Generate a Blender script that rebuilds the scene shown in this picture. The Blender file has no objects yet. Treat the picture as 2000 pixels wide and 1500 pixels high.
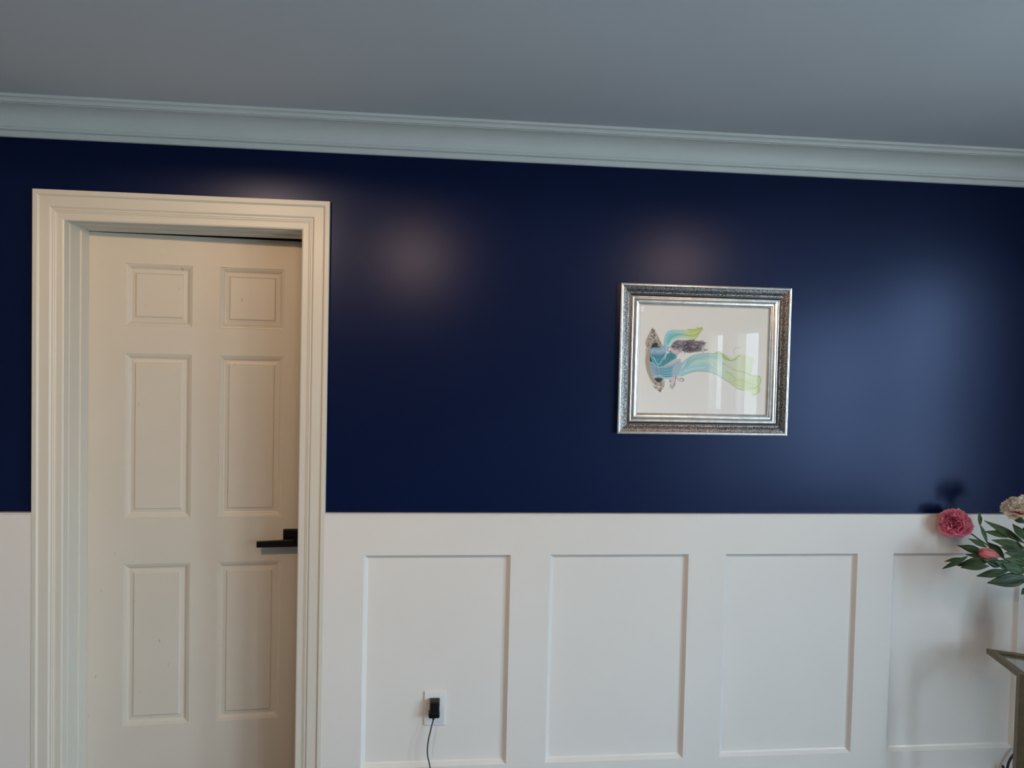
import bpy, bmesh, math, random
import numpy as np
from mathutils import Vector, Matrix, Quaternion
random.seed(7)
rng = np.random.RandomState(5)
sc = bpy.context.scene
col = sc.collection

# ------------------------------------------------------------------ camera
F = 1601.2
CAM = Vector((1.2508, -2.832, 1.6088))
ROWS = (Vector((0.99357996, -0.11073991, 0.02314153)),
        Vector((0.11148015, 0.99319817, -0.03360906)),
        Vector((-0.01926226, 0.03597311, 0.9991671)))
cd = bpy.data.cameras.new('camera')
cam = bpy.data.objects.new('camera', cd)
col.objects.link(cam)
cd.sensor_width = 36.0
cd.lens = F / 2000 * 36
cd.clip_start = 0.05
m = Matrix.Identity(4)
for i in range(3):
    m[i][0] = ROWS[0][i]; m[i][1] = ROWS[2][i]; m[i][2] = -ROWS[1][i]; m[i][3] = CAM[i]
cam.matrix_world = m
sc.camera = cam

def at(u, v, y):
    """point of the room at depth y that the photograph shows at (u, v)"""
    a = (u - 1000) / F; b = -(v - 750) / F
    d = ROWS[0] * a + ROWS[1] + ROWS[2] * b
    return CAM + d * ((y - CAM.y) / d.y)

# ------------------------------------------------------------------ light
ROOM_X0, ROOM_X1, ROOM_Y1, CEIL = -1.7, 4.4, -6.4, 2.387
w = bpy.data.worlds.new('world'); sc.world = w; w.use_nodes = True
SKY = 24.0
wn_ = w.node_tree; bg = wn_.nodes['Background']; bg.inputs[1].default_value = SKY
tcw = wn_.nodes.new('ShaderNodeTexCoord'); sx = wn_.nodes.new('ShaderNodeSeparateXYZ'); wn_.links.new(tcw.outputs['Generated'], sx.inputs[0])
mrw = wn_.nodes.new('ShaderNodeMapRange'); mrw.inputs[1].default_value = -0.25; mrw.inputs[2].default_value = 0.25; wn_.links.new(sx.outputs['Z'], mrw.inputs[0])
rw = wn_.nodes.new('ShaderNodeValToRGB'); wn_.links.new(mrw.outputs[0], rw.inputs[0]); wn_.links.new(rw.outputs[0], bg.inputs[0])
rw.color_ramp.elements[0].color = (0.30, 0.39, 0.43, 1); rw.color_ramp.elements[0].position = 0.35
rw.color_ramp.elements[1].color = (0.60, 0.81, 0.98, 1); rw.color_ramp.elements[1].position = 0.75

# y from, y to, z from, z to in the right wall; the last two are sidelights of an entrance further back
WINDOWS = [(-1.80, -2.38, 0.62, 2.20), (-2.75, -4.00, 0.62, 2.00), (-4.58, -5.22, 0.20, 1.94), (-5.50, -6.02, 0.20, 1.94)]
for (ya, yb, za, zb) in WINDOWS:            # portals: they only guide the sky's light through the windows
    ld = bpy.data.lights.new('window_portal', 'AREA'); ld.shape = 'RECTANGLE'
    ld.size = abs(yb - ya); ld.size_y = zb - za; ld.cycles.is_portal = True
    lo = bpy.data.objects.new('window_portal', ld); col.objects.link(lo)
    lo.location = (ROOM_X1 + 0.15, (ya + yb) / 2, (za + zb) / 2)
    lo.rotation_euler = (math.pi / 2, 0, math.pi / 2)

LAMPS = [(0.44, -1.78), (1.206, -1.78), (2.70, -1.78)]       # semi-flush ceiling lamps just above the frame
LAMP_POWER = 60.0

sc.view_settings.view_transform = 'Standard'
sc.view_settings.look = 'None'
sc.view_settings.gamma = 1
sc.view_settings.use_curve_mapping = False
sc.view_settings.exposure = 0.0

# ------------------------------------------------------------------ materials
def mat(name, color, rough=0.5, metal=0.0, spec=0.5, **kw):
    m = bpy.data.materials.new(name); m.use_nodes = True
    nt = m.node_tree; b = nt.nodes['Principled BSDF']
    b.inputs['Base Color'].default_value = (*color, 1)
    b.inputs['Roughness'].default_value = rough
    b.inputs['Metallic'].default_value = metal
    b.inputs['Specular IOR Level'].default_value = spec
    for k, v in kw.items():
        b.inputs[k.replace('_', ' ')].default_value = v
    return m

def noisy(m, c2, scale=8.0, lo=0.35, hi=0.75, amt=1.0, bump=0.0, bscale=200.0, stretch=(1, 1, 1), detail=6.0):
    nt = m.node_tree; b = nt.nodes['Principled BSDF']
    tc = nt.nodes.new('ShaderNodeTexCoord'); mp = nt.nodes.new('ShaderNodeMapping')
    mp.inputs['Scale'].default_value = stretch
    nt.links.new(tc.outputs['Object'], mp.inputs[0])
    n = nt.nodes.new('ShaderNodeTexNoise'); n.inputs['Scale'].default_value = scale; n.inputs['Detail'].default_value = detail
    nt.links.new(mp.outputs[0], n.inputs['Vector'])
    r = nt.nodes.new('ShaderNodeMapRange'); r.inputs[1].default_value = lo; r.inputs[2].default_value = hi
    r.inputs[4].default_value = amt
    nt.links.new(n.outputs[0], r.inputs[0])
    mx = nt.nodes.new('ShaderNodeMix'); mx.data_type = 'RGBA'
    mx.inputs[6].default_value = b.inputs['Base Color'].default_value[:]
    mx.inputs[7].default_value = (*c2, 1)
    nt.links.new(r.outputs[0], mx.inputs[0]); nt.links.new(mx.outputs[2], b.inputs['Base Color'])
    if bump:
        n2 = nt.nodes.new('ShaderNodeTexNoise'); n2.inputs['Scale'].default_value = bscale; n2.inputs['Detail'].default_value = 3
        nt.links.new(mp.outputs[0], n2.inputs['Vector'])
        bp = nt.nodes.new('ShaderNodeBump'); bp.inputs['Strength'].default_value = bump; bp.inputs['Distance'].default_value = 0.002
        nt.links.new(n2.outputs[0], bp.inputs['Height']); nt.links.new(bp.outputs[0], b.inputs['Normal'])
    return m

NAVY = noisy(mat('navy_satin_paint', (0.0014, 0.0058, 0.036), 0.265, spec=0.36, Specular_Tint=(0.50, 0.60, 1.0, 1)), (0.0017, 0.0066, 0.040), 3, bump=0.05, bscale=260)
WHITE = noisy(mat('white_wainscot_paint', (0.775, 0.755, 0.725), 0.30), (0.755, 0.735, 0.705), 2.5, bump=0.03, bscale=180)
TRIM = noisy(mat('white_trim_paint', (0.68, 0.655, 0.585), 0.38), (0.66, 0.635, 0.565), 4, bump=0.03, bscale=120)
CEILM = noisy(mat('white_ceiling_paint', (0.70, 0.74, 0.80), 0.9, spec=0.2), (0.67, 0.71, 0.77), 1.5, bump=0.08, bscale=150)
CROWNM = noisy(mat('white_crown_paint', (0.76, 0.77, 0.75), 0.5), (0.72, 0.73, 0.71), 5, bump=0.1, bscale=90)
BEIGE = mat('grey_wall_paint', (0.30, 0.29, 0.28), 0.6)
FLOORM = noisy(mat('oak_floor', (0.13, 0.13, 0.13), 0.4), (0.095, 0.09, 0.09), 3, stretch=(1, 12, 1))
BLACKM = mat('matte_black_metal', (0.004, 0.0035, 0.0045), 0.38, spec=0.25)
BLACKP = mat('black_plastic', (0.006, 0.006, 0.007), 0.3, spec=0.35)
PLATE = mat('white_plastic', (0.78, 0.78, 0.78), 0.25)
SLOT = mat('dark_slot', (0.02, 0.02, 0.02), 0.5)
SILVER = noisy(mat('brushed_silver_leaf', (0.80, 0.77, 0.74), 0.22, 1.0), (0.66, 0.62, 0.59), 40, bump=0.02, bscale=400)
DARKS = mat('dark_pewter', (0.10, 0.09, 0.09), 0.35, 1.0)
DARKROOM = mat('hallway_paint', (0.35, 0.33, 0.30), 0.8)
STICK = mat('white_sticker_paper', (0.99, 0.99, 1.0), 0.5)
BRONZE = noisy(mat('antique_bronze_paint', (0.20, 0.15, 0.095), 0.38, 0.65), (0.13, 0.12, 0.075), 45, bump=0.3, bscale=300)
PLASTIC_CORD = mat('black_cord_rubber', (0.012, 0.012, 0.016), 0.45)

# door paint: hand marks and scuffs as wear of their own
DOORM = noisy(mat('white_door_paint', (0.64, 0.595, 0.52), 0.42), (0.615, 0.57, 0.495), 3, bump=0.04, bscale=120)
def add_scuffs(m):
    nt = m.node_tree; b = nt.nodes['Principled BSDF']
    src = b.inputs['Base Color'].links[0].from_socket
    tc = nt.nodes.new('ShaderNodeTexCoord')
    mp = nt.nodes.new('ShaderNodeMapping'); mp.inputs['Scale'].default_value = (1, 1, 0.6)
    nt.links.new(tc.outputs['Object'], mp.inputs[0])
    n = nt.nodes.new('ShaderNodeTexNoise'); n.inputs['Scale'].default_value = 48; n.inputs['Detail'].default_value = 8
    nt.links.new(mp.outputs[0], n.inputs['Vector'])
    r = nt.nodes.new('ShaderNodeMapRange'); r.inputs[1].default_value = 0.70; r.inputs[2].default_value = 0.78; r.inputs[4].default_value = 0.55
    nt.links.new(n.outputs[0], r.inputs[0])
    mx = nt.nodes.new('ShaderNodeMix'); mx.data_type = 'RGBA'
    nt.links.new(r.outputs[0], mx.inputs[0]); nt.links.new(src, mx.inputs[6]); mx.inputs[7].default_value = (0.22, 0.17, 0.12, 1)
    nt.links.new(mx.outputs[2], b.inputs['Base Color'])
add_scuffs(DOORM)

# speckled pewter band of the picture frame
SPECK = mat('speckled_pewter', (0.3, 0.29, 0.28), 0.32, 1.0)
nt = SPECK.node_tree; b = nt.nodes['Principled BSDF']
tc = nt.nodes.new('ShaderNodeTexCoord')
n = nt.nodes.new('ShaderNodeTexNoise'); n.inputs['Scale'].default_value = 330; n.inputs['Detail'].default_value = 4
nt.links.new(tc.outputs['Object'], n.inputs['Vector'])
cr = nt.nodes.new('ShaderNodeValToRGB')
cr.color_ramp.elements[0].position = 0.40; cr.color_ramp.elements[0].color = (0.02, 0.019, 0.019, 1)
cr.color_ramp.elements[1].position = 0.62; cr.color_ramp.elements[1].color = (0.32, 0.30, 0.29, 1)
nt.links.new(n.outputs[0], cr.inputs[0]); nt.links.new(cr.outputs[0], b.inputs['Base Color'])
bp = nt.nodes.new('ShaderNodeBump'); bp.inputs['Strength'].default_value = 0.6; bp.inputs['Distance'].default_value = 0.001
nt.links.new(n.outputs[0], bp.inputs['Height']); nt.links.new(bp.outputs[0], b.inputs['Normal'])

def pane_mat(name, tint=(1, 1, 1), rough=0.0, k=1.0):
    m = bpy.data.materials.new(name); m.use_nodes = True
    nt = m.node_tree; nt.nodes.clear()
    o = nt.nodes.new('ShaderNodeOutputMaterial'); mx = nt.nodes.new('ShaderNodeMixShader')
    t = nt.nodes.new('ShaderNodeBsdfTransparent'); t.inputs[0].default_value = (*tint, 1)
    g = nt.nodes.new('ShaderNodeBsdfGlossy'); g.inputs['Roughness'].default_value = rough
    fr = nt.nodes.new('ShaderNodeFresnel'); fr.inputs[0].default_value = 1.5
    geo = nt.nodes.new('ShaderNodeNewGeometry'); mr = nt.nodes.new('ShaderNodeMapRange')      # a thin sheet: the same from both sides
    mr.inputs[3].default_value = 1.5; mr.inputs[4].default_value = 1 / 1.5
    nt.links.new(geo.outputs['Backfacing'], mr.inputs[0]); nt.links.new(mr.outputs[0], fr.inputs[0])
    ml = nt.nodes.new('ShaderNodeMath'); ml.operation = 'MULTIPLY'; ml.inputs[1].default_value = k
    nt.links.new(fr.outputs[0], ml.inputs[0]); nt.links.new(ml.outputs[0], mx.inputs[0])
    nt.links.new(t.outputs[0], mx.inputs[1]); nt.links.new(g.outputs[0], mx.inputs[2]); nt.links.new(mx.outputs[0], o.inputs[0])
    return m
GLASS = pane_mat('clear_picture_glass', k=0.55)
WGLASS = pane_mat('window_glass')

# ------------------------------------------------------------------ mesh helpers
def orient(bm):
    """outward normals; open sheets face the room"""
    bmesh.ops.recalc_face_normals(bm, faces=bm.faces)
    seen = set()
    for f0 in bm.faces:
        if f0.index in seen: continue
        st = [f0]; seen.add(f0.index); isl = []; opened = False
        while st:
            f = st.pop(); isl.append(f)
            for e in f.edges:
                if len(e.link_faces) == 1: opened = True
                for g in e.link_faces:
                    if g.index not in seen: seen.add(g.index); st.append(g)
        if opened:
            n = Vector((0, 0, 0))
            for f in isl: n += f.normal * f.calc_area()
            e = 1e-6
            if n.y > e or (abs(n.y) <= e and (n.z < -e or (abs(n.z) <= e and n.x > e))): bmesh.ops.reverse_faces(bm, faces=isl)
def link(name, verts, faces, material, parent=None, smooth=False, loc=None):
    me = bpy.data.meshes.new(name)
    me.from_pydata([tuple(v) for v in verts], [], faces)
    bm = bmesh.new(); bm.from_mesh(me); orient(bm); bm.to_mesh(me); bm.free()
    me.materials.append(material)
    if smooth:
        for p in me.polygons: p.use_smooth = True
    o = bpy.data.objects.new(name, me); col.objects.link(o)
    if loc: o.location = loc
    if parent: o.parent = parent
    return o

class MB:
    def __init__(s): s.v = []; s.f = []
    def add(s, v, f):
        k = len(s.v); s.v += [tuple(x) for x in v]; s.f += [tuple(i + k for i in q) for q in f]
    def box(s, x0, x1, y0, y1, z0, z1):
        v = [(x, y, z) for x in (x0, x1) for y in (y0, y1) for z in (z0, z1)]
        s.add(v, [(0, 1, 3, 2), (4, 6, 7, 5), (0, 4, 5, 1), (2, 3, 7, 6), (0, 2, 6, 4), (1, 5, 7, 3)])
    def quad(s, a, b, c, d): s.add([a, b, c, d], [(0, 1, 2, 3)])
    def plate(s, x0, x1, z0, z1, y, holes=()):
        xs = sorted({x0, x1} | {h[0] for h in holes} | {h[1] for h in holes})
        zs = sorted({z0, z1} | {h[2] for h in holes} | {h[3] for h in holes})
        xs = [x for x in xs if x0 <= x <= x1]; zs = [z for z in zs if z0 <= z <= z1]
        idx = {}; v = []; f = []
        def g(i, j):
            if (i, j) not in idx: idx[(i, j)] = len(v); v.append((xs[i], y, zs[j]))
            return idx[(i, j)]
        for i in range(len(xs) - 1):
            for j in range(len(zs) - 1):
                cx = (xs[i] + xs[i + 1]) / 2; cz = (zs[j] + zs[j + 1]) / 2
                if any(h[0] < cx < h[1] and h[2] < cz < h[3] for h in holes): continue
                f.append((g(i, j), g(i + 1, j), g(i + 1, j + 1), g(i, j + 1)))
        s.add(v, f)
    def rect_sweep(s, x0, x1, z0, z1, prof, closed=True, fill=False):
        """prof: (inset, y); mitred loops round the rectangle"""
        v = []; f = []
        for (i, y) in prof:
            v += [(x0 + i, y, z0 + i), (x1 - i, y, z0 + i), (x1 - i, y, z1 - i), (x0 + i, y, z1 - i)]
        for k in range(len(prof) - 1):
            for j in range(4):
                a = 4 * k + j; b2 = 4 * k + (j + 1) % 4
                f.append((a, b2, b2 + 4, a + 4))
        if fill:
            k = 4 * (len(prof) - 1); f.append((k, k + 1, k + 2, k + 3))
        s.add(v, f)
    def tube(s, pts, rad, n=10):
        pts = [Vector(p) for p in pts]; v = []; f = []
        up = Vector((0.13, 0.2, 1)).normalized(); prev = None
        for i, p in enumerate(pts):
            t = (pts[min(i + 1, len(pts) - 1)] - pts[max(i - 1, 0)]).normalized()
            a = (prev - t * prev.dot(t)) if prev else (up - t * up.dot(t))
            if a.length < 1e-4: a = t.orthogonal()
            a.normalize(); prev = a; c = t.cross(a)
            r = rad[i] if isinstance(rad, (list, tuple)) else rad
            for k in range(n):
                an = 2 * math.pi * k / n
                v.append(p + a * (math.cos(an) * r) + c * (math.sin(an) * r))
        for i in range(len(pts) - 1):
            for k in range(n):
                f.append((i * n + k, i * n + (k + 1) % n, (i + 1) * n + (k + 1) % n, (i + 1) * n + k))
        f.append(tuple(range(n))); f.append(tuple((len(pts) - 1) * n + k for k in reversed(range(n))))
        s.add(v, f)
    def lathe(s, cx, cy, prof, n=40):
        v = []; f = []
        for (r, z) in prof:
            for k in range(n):
                a = 2 * math.pi * k / n; v.append((cx + r * math.cos(a), cy + r * math.sin(a), z))
        for i in range(len(prof) - 1):
            for k in range(n): f.append((i * n + k, i * n + (k + 1) % n, (i + 1) * n + (k + 1) % n, (i + 1) * n + k))
        s.add(v, f)
    def build(s, name, material, parent=None, smooth=False): return link(name, s.v, s.f, material, parent, smooth)

def bevel(o, wd=0.002, seg=2):
    md = o.modifiers.new('bevel', 'BEVEL'); md.width = wd; md.segments = seg; md.limit_method = 'ANGLE'; md.angle_limit = math.radians(35)
    return o
def struct(o): o['kind'] = 'structure'; return o
def tag(o, label, cat, group=None):
    o['label'] = label; o['category'] = cat
    if group: o['group'] = group
    return o
def plabel(o, label): o['label'] = label; return o
def empty(name, loc, label=None, cat=None, group=None):
    o = bpy.data.objects.new(name, None); o.empty_display_size = 0.05; col.objects.link(o); o.location = loc
    if label: tag(o, label, cat, group)
    return o
def adopt(root, *obs):
    """parent world-space meshes to a root without moving them"""
    loc = Vector(root.location)
    for o in obs:
        if o.data.users == 1: o.data.transform(Matrix.Translation(-loc))
        o.parent = root
def catmull(P, n=10):
    P = [Vector(p) for p in P]; Q = [P[0] * 2 - P[1]] + P + [P[-1] * 2 - P[-2]]; out = []
    for i in range(1, len(Q) - 2):
        a, b, c, d = Q[i - 1:i + 3]
        for k in range(n):
            t = k / n
            out.append(0.5 * ((2 * b) + (c - a) * t + (2 * a - 5 * b + 4 * c - d) * t * t + (3 * b - a - 3 * c + d) * t ** 3))
    out.append(P[-1]); return out

# ================================================================== STRUCTURE
CX0, CX1, CZ1 = 0.0, 0.9395, 2.1127          # outer edges of the door casing
CW = 0.0915                                   # casing width
OX0, OX1, OZ1 = CX0 + CW, CX1 - CW, CZ1 - 0.0955   # clear opening
WT = 1.06                                     # top of the wainscot
WD = 0.020                                    # thickness of the wainscot boards

# wall with the door, navy paint above
mb = MB()
mb.plate(ROOM_X0, ROOM_X1, 0, CEIL, 0, [(OX0 - 0.018, OX1 + 0.018, 0, OZ1 + 0.018)])
RX0, RX1, RZ1 = OX0 - 0.018, OX1 + 0.018, OZ1 + 0.018
mb.quad((RX0, 0, 0), (RX0, 0.2, 0), (RX0, 0.2, RZ1), (RX0, 0, RZ1)); mb.quad((RX1, 0, 0), (RX1, 0.2, 0), (RX1, 0.2, RZ1), (RX1, 0, RZ1))
mb.quad((RX0, 0, RZ1), (RX1, 0, RZ1), (RX1, 0.2, RZ1), (RX0, 0.2, RZ1))
wall_front = struct(mb.build('wall_front', NAVY))
mb = MB(); mb.box(ROOM_X0, ROOM_X1, ROOM_Y1, 1.45, -0.05, 0.0); struct(mb.build('floor', FLOORM))
mb = MB(); mb.box(ROOM_X0, ROOM_X1, ROOM_Y1, 0.0, CEIL, CEIL + 0.05); struct(mb.build('ceiling', CEILM))
mb = MB(); mb.box(ROOM_X0 - 0.05, ROOM_X0, ROOM_Y1, 0, 0, CEIL); struct(mb.build('wall_left', BEIGE))
mb = MB(); mb.box(ROOM_X0, ROOM_X1, ROOM_Y1 - 0.05, ROOM_Y1, 0, CEIL); struct(mb.build('wall_back', BEIGE))
# right wall, with its windows
mb = MB()
ys = [0.0]
for (ya, yb, za, zb) in WINDOWS:
    mb.box(ROOM_X1, ROOM_X1 + 0.14, ya, ys[-1], 0, CEIL)
    mb.box(ROOM_X1, ROOM_X1 + 0.14, yb, ya, 0, za); mb.box(ROOM_X1, ROOM_X1 + 0.14, yb, ya, zb, CEIL)
    ys.append(yb)
mb.box(ROOM_X1, ROOM_X1 + 0.14, ROOM_Y1, ys[-1], 0, CEIL)
struct(mb.build('wall_right', BEIGE))
for wi, (ya, yb, za, zb) in enumerate(WINDOWS):
    mb = MB(); t = 0.05 if ya - yb > 0.5 else 0.015; x0, x1 = ROOM_X1 + 0.03, ROOM_X1 + 0.08
    mb.box(x0, x1, yb, yb + t, za, zb); mb.box(x0, x1, ya - t, ya, za, zb)
    mb.box(x0, x1, yb + t, ya - t, za, za + t); mb.box(x0, x1, yb + t, ya - t, zb - t, zb)
    wn = struct(mb.build('window_%d' % (wi + 1), TRIM))
    mu = MB(); zc = (za + zb) / 2; mu.box(x0, x1, yb + t, ya - t, zc - 0.02, zc + 0.02); mu.build('meeting_rail', TRIM, wn)
    if ya - yb > 1:
        mu = MB(); yc = (ya + yb) / 2; mu.box(x0 - 0.001, x1 + 0.001, yc - 0.03, yc + 0.03, za + t, zb - t); mu.build('mullion', TRIM, wn)
    mu = MB(); xp = x0 + 0.02; mu.quad((xp, yb + t, za + t), (xp, yb + t, zc - 0.02), (xp, ya - t, zc - 0.02), (xp, ya - t, za + t)); mu.build('pane', WGLASS, wn)
    mu = MB(); mu.quad((xp, yb + t, zc + 0.02), (xp, yb + t, zb - t), (xp, ya - t, zb - t), (xp, ya - t, zc + 0.02)); mu.build('pane', WGLASS, wn)
    mu = MB(); mu.box(ROOM_X1 - 0.035, ROOM_X1, yb - 0.06, ya + 0.06, za - 0.03, za); bevel(mu.build('window_sill', TRIM, wn), 0.004)

# hallway behind the door (dark, seen only through the gap above the slab)
mb = MB()
hx0, hx1, hy1, hz = -0.6, 1.6, 1.4, 2.4
mb.box(hx0, hx1, hy1, hy1 + 0.03, 0, hz); mb.box(hx0 - 0.03, hx0, 0.19, hy1, 0, hz); mb.box(hx1, hx1 + 0.03, 0.19, hy1, 0, hz)
mb.box(hx0, hx1, 0.19, hy1, hz, hz + 0.03); pass
mb.plate(hx0, hx1, 0, hz, 0.19, [(OX0 - 0.018, OX1 + 0.02, 0, OZ1 + 0.02)])
struct(mb.build('wall_hallway', DARKROOM))

# ---- crown moulding, one profile run along every wall
CP = 0.110
prof = [(0.0, 0.0), (0.009, 0.0), (0.0125, 0.003), (0.014, 0.0165), (0.0105, 0.0175), (0.0105, 0.0190), (0.019, 0.0200), (0.0225, 0.0225), (0.0235, 0.0265), (0.0225, 0.0290), (0.0195, 0.0300)]
for k in range(13):                                    # the big cove
    t = k / 12; a = t * math.pi / 2
    prof.append((0.0205 + 0.066 * (1 - math.cos(a)), 0.031 + 0.0555 * math.sin(a)))
prof += [(0.0885, 0.0865), (0.0885, 0.0880), (0.0965, 0.0890), (0.0985, 0.0930), (0.103, 0.0985), (0.110, 0.1015), (0.110, 0.110), (0.0, 0.110)]
def run(prof, p0, p1, inward, zbase, name, m, smooth=False):
    v = []; f = []; n = len(prof)
    for p in (p0, p1):
        for (d, z) in prof: v.append((p[0] + inward[0] * d, p[1] + inward[1] * d, zbase + z))
    for k in range(n): f.append((k, (k + 1) % n, n + (k + 1) % n, n + k))
    f.append(tuple(range(n))); f.append(tuple(range(2 * n - 1, n - 1, -1)))
    return link(name, v, f, m, None, smooth)
ZC = CEIL - 0.110
struct(run(prof, (ROOM_X0, 0), (ROOM_X1, 0), (0, -1), ZC, 'trim_1', CROWNM))
struct(run(prof, (ROOM_X1, 0), (ROOM_X1, ROOM_Y1), (-1, 0), ZC, 'trim_2', CROWNM))
struct(run(prof, (ROOM_X0, 0), (ROOM_X0, ROOM_Y1), (1, 0), ZC, 'trim_3', CROWNM))
struct(run(prof, (ROOM_X0, ROOM_Y1), (ROOM_X1, ROOM_Y1), (0, 1), ZC, 'trim_4', CROWNM))

# ---- wainscot: boards with bevelled openings, and the recessed panels
S = 1.18
px = [(0.9086, 1.3356), (1.4532, 1.8771), (1.9925, 2.4167), (2.5339, 2.963)]
px = [(a * S, b * S) for a, b in px]
px.append((px[-1][1] + 0.139, ROOM_X1 - 0.16))
PZ1, PZ0 = WT - 0.1197 * S, WT - 0.747 * S
def wainscot(name, x0, x1, holes):
    mb = MB()
    mb.plate(x0, x1, 0, WT, -WD, holes)
    mb.quad((x0, -WD, WT), (x1, -WD, WT), (x1, 0, WT), (x0, 0, WT))
    mb.quad((x0, -WD, 0), (x0, -WD, WT), (x0, 0, WT), (x0, 0, 0)); mb.quad((x1, -WD, 0), (x1, -WD, WT), (x1, 0, WT), (x1, 0, 0))
    for h in holes: mb.rect_sweep(*h, [(0, -WD), (0.004, -WD + 0.006), (0.009, -0.006), (0.015, -0.0025)])
    o = struct(mb.build(name, WHITE))
    for h in holes:
        q = MB(); q.box(h[0] + 0.013, h[1] - 0.013, -0.003, 0.0, h[2] + 0.013, h[3] - 0.013)
        q.build('panel', WHITE, o)
    return o
wainscot('trim_5', CX1, ROOM_X1, [(a, b, PZ0, PZ1) for a, b in px])
wainscot('trim_6', ROOM_X0, CX0, [(-1.55, -1.05, PZ0, PZ1), (-0.91, -0.40, PZ0, PZ1)])
# cap bead: a thin caulked strip on the wainscot's top edge
mb = MB(); mb.box(CX1, ROOM_X1, -0.0235, -0.0005, WT, WT + 0.0035); mb.box(ROOM_X0, CX0, -0.0235, -0.0005, WT, WT + 0.0035)
struct(mb.build('trim_7', WHITE))
mb = MB(); mb.box(CX1, ROOM_X1, -0.032, -WD, 0, 0.10); mb.box(ROOM_X0, CX0, -0.032, -WD, 0, 0.10); bevel(struct(mb.build('baseboard_front', WHITE)), 0.004)
mb = MB(); mb.box(ROOM_X1 - 0.014, ROOM_X1, ROOM_Y1, -0.032, 0, 0.12); struct(mb.build('baseboard_right', WHITE))
mb = MB(); mb.box(ROOM_X0, ROOM_X0 + 0.014, ROOM_Y1, -0.032, 0, 0.12); struct(mb.build('baseboard_left', WHITE))
mb = MB(); mb.box(ROOM_X0, ROOM_X1, ROOM_Y1, ROOM_Y1 + 0.014, 0, 0.12); struct(mb.build('baseboard_back', WHITE))

# ---- door casing (stepped profile, mitred) and jamb
cprof = [(0, 0), (0, .0205), (.001, .0215), (.0140, .0215), (.0150, .0205), (.0195, .0165), (.0205, .016), (.050, .0150), (.051, .0145), (.056, .0110),
         (.0605, .0110), (.0625, .0092), (.0655, .0090), (.0675, .0072), (.070, .0068), (.0715, .0065), (.0865, .0060), (.0895, .0050), (CW, .003), (CW, -.012)]
v = []; f = []
for (i, h) in cprof:
    it = i * 0.0955 / CW
    v += [(CX0 + i, -h, 0), (CX0 + i, -h, CZ1 - it), (CX1 - i, -h, CZ1 - it), (CX1 - i, -h, 0)]
for k in range(len(cprof) - 1):
    for j in range(3): a = 4 * k + j; f.append((a, a + 1, a + 5, a + 4))
door1 = struct(link('door_1', v, f, TRIM))
JD = 0.19
mb = MB()
def jamb(i, y0, y1, inner=0.0):
    """three-sided lining ring between depth y0 and y1, set in by i"""
    a, b2, c = OX0 - inner + i, OX1 + inner - i, OZ1 + inner - i
    mb.add([(a, y0, 0), (a, y0, c), (b2, y0, c), (b2, y0, 0), (a, y1, 0), (a, y1, c), (b2, y1, c), (b2, y1, 0)],
           [(0, 1, 5, 4), (1, 2, 6, 5), (2, 3, 7, 6)])
def ringface(i0, i1, y):
    mb.add([(OX0 + i0, y, 0), (OX0 + i0, y, OZ1 - i0), (OX1 - i0, y, OZ1 - i0), (OX1 - i0, y, 0),
            (OX0 + i1, y, 0), (OX0 + i1, y, OZ1 - i1), (OX1 - i1, y, OZ1 - i1), (OX1 - i1, y, 0)],
           [(0, 1, 5, 4), (1, 2, 6, 5), (2, 3, 7, 6)])
jamb(0, 0.012, 0.036); ringface(0, 0.0025, 0.036); jamb(0.0025, 0.036, 0.115); ringface(0.0025, 0.0075, 0.115)
jamb(0.0075, 0.115, 0.176); ringface(-0.02, 0.0075, 0.176)
mb.build('door_jamb', TRIM, door1)

# ---- the six-panel door, a little ajar
SW, SH, ST = 0.779, 2.0085, 0.035
DANG = math.radians(4.61)
# panel columns are measured from the hinge edge
rows = [(1.686, 1.904), (1.003, 1.588), (0.255, 0.839)]
colsx = [(0.121, 0.343), (0.437, 0.660)]
slab = empty('door_2', (0.0975, 0.1775, 0.0)); slab.rotation_euler = (0, 0, DANG); slab['kind'] = 'structure'
holes = [(a, b2, c, d) for a, b2 in colsx for c, d in rows]
mb = MB(); mb.plate(0, SW, 0.006, SH, 0, holes); mb.plate(0, SW, 0.006, SH, ST)
mb.quad((0, 0, 0.006), (0, ST, 0.006), (0, ST, SH), (0, 0, SH)); mb.quad((SW, 0, 0.006), (SW, ST, 0.006), (SW, ST, SH), (SW, 0, SH))
mb.quad((0, 0, SH), (SW, 0, SH), (SW, ST, SH), (0, ST, SH)); mb.quad((0, 0, .006), (SW, 0, .006), (SW, ST, .006), (0, ST, .006))
mb.build('slab', DOORM, slab)
for h in holes:
    q = MB()
    q.rect_sweep(*h, [(0, 0), (0.0015, 0.0022), (0.006, 0.0030), (0.0075, 0.0050), (0.011, 0.0062), (0.015, 0.0100), (0.0185, 0.0112), (0.0200, 0.0112),
                      (0.031, 0.0098), (0.034, 0.0060), (0.036, 0.0055)], fill=True)
    q.build('panel', DOORM, slab)
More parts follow.
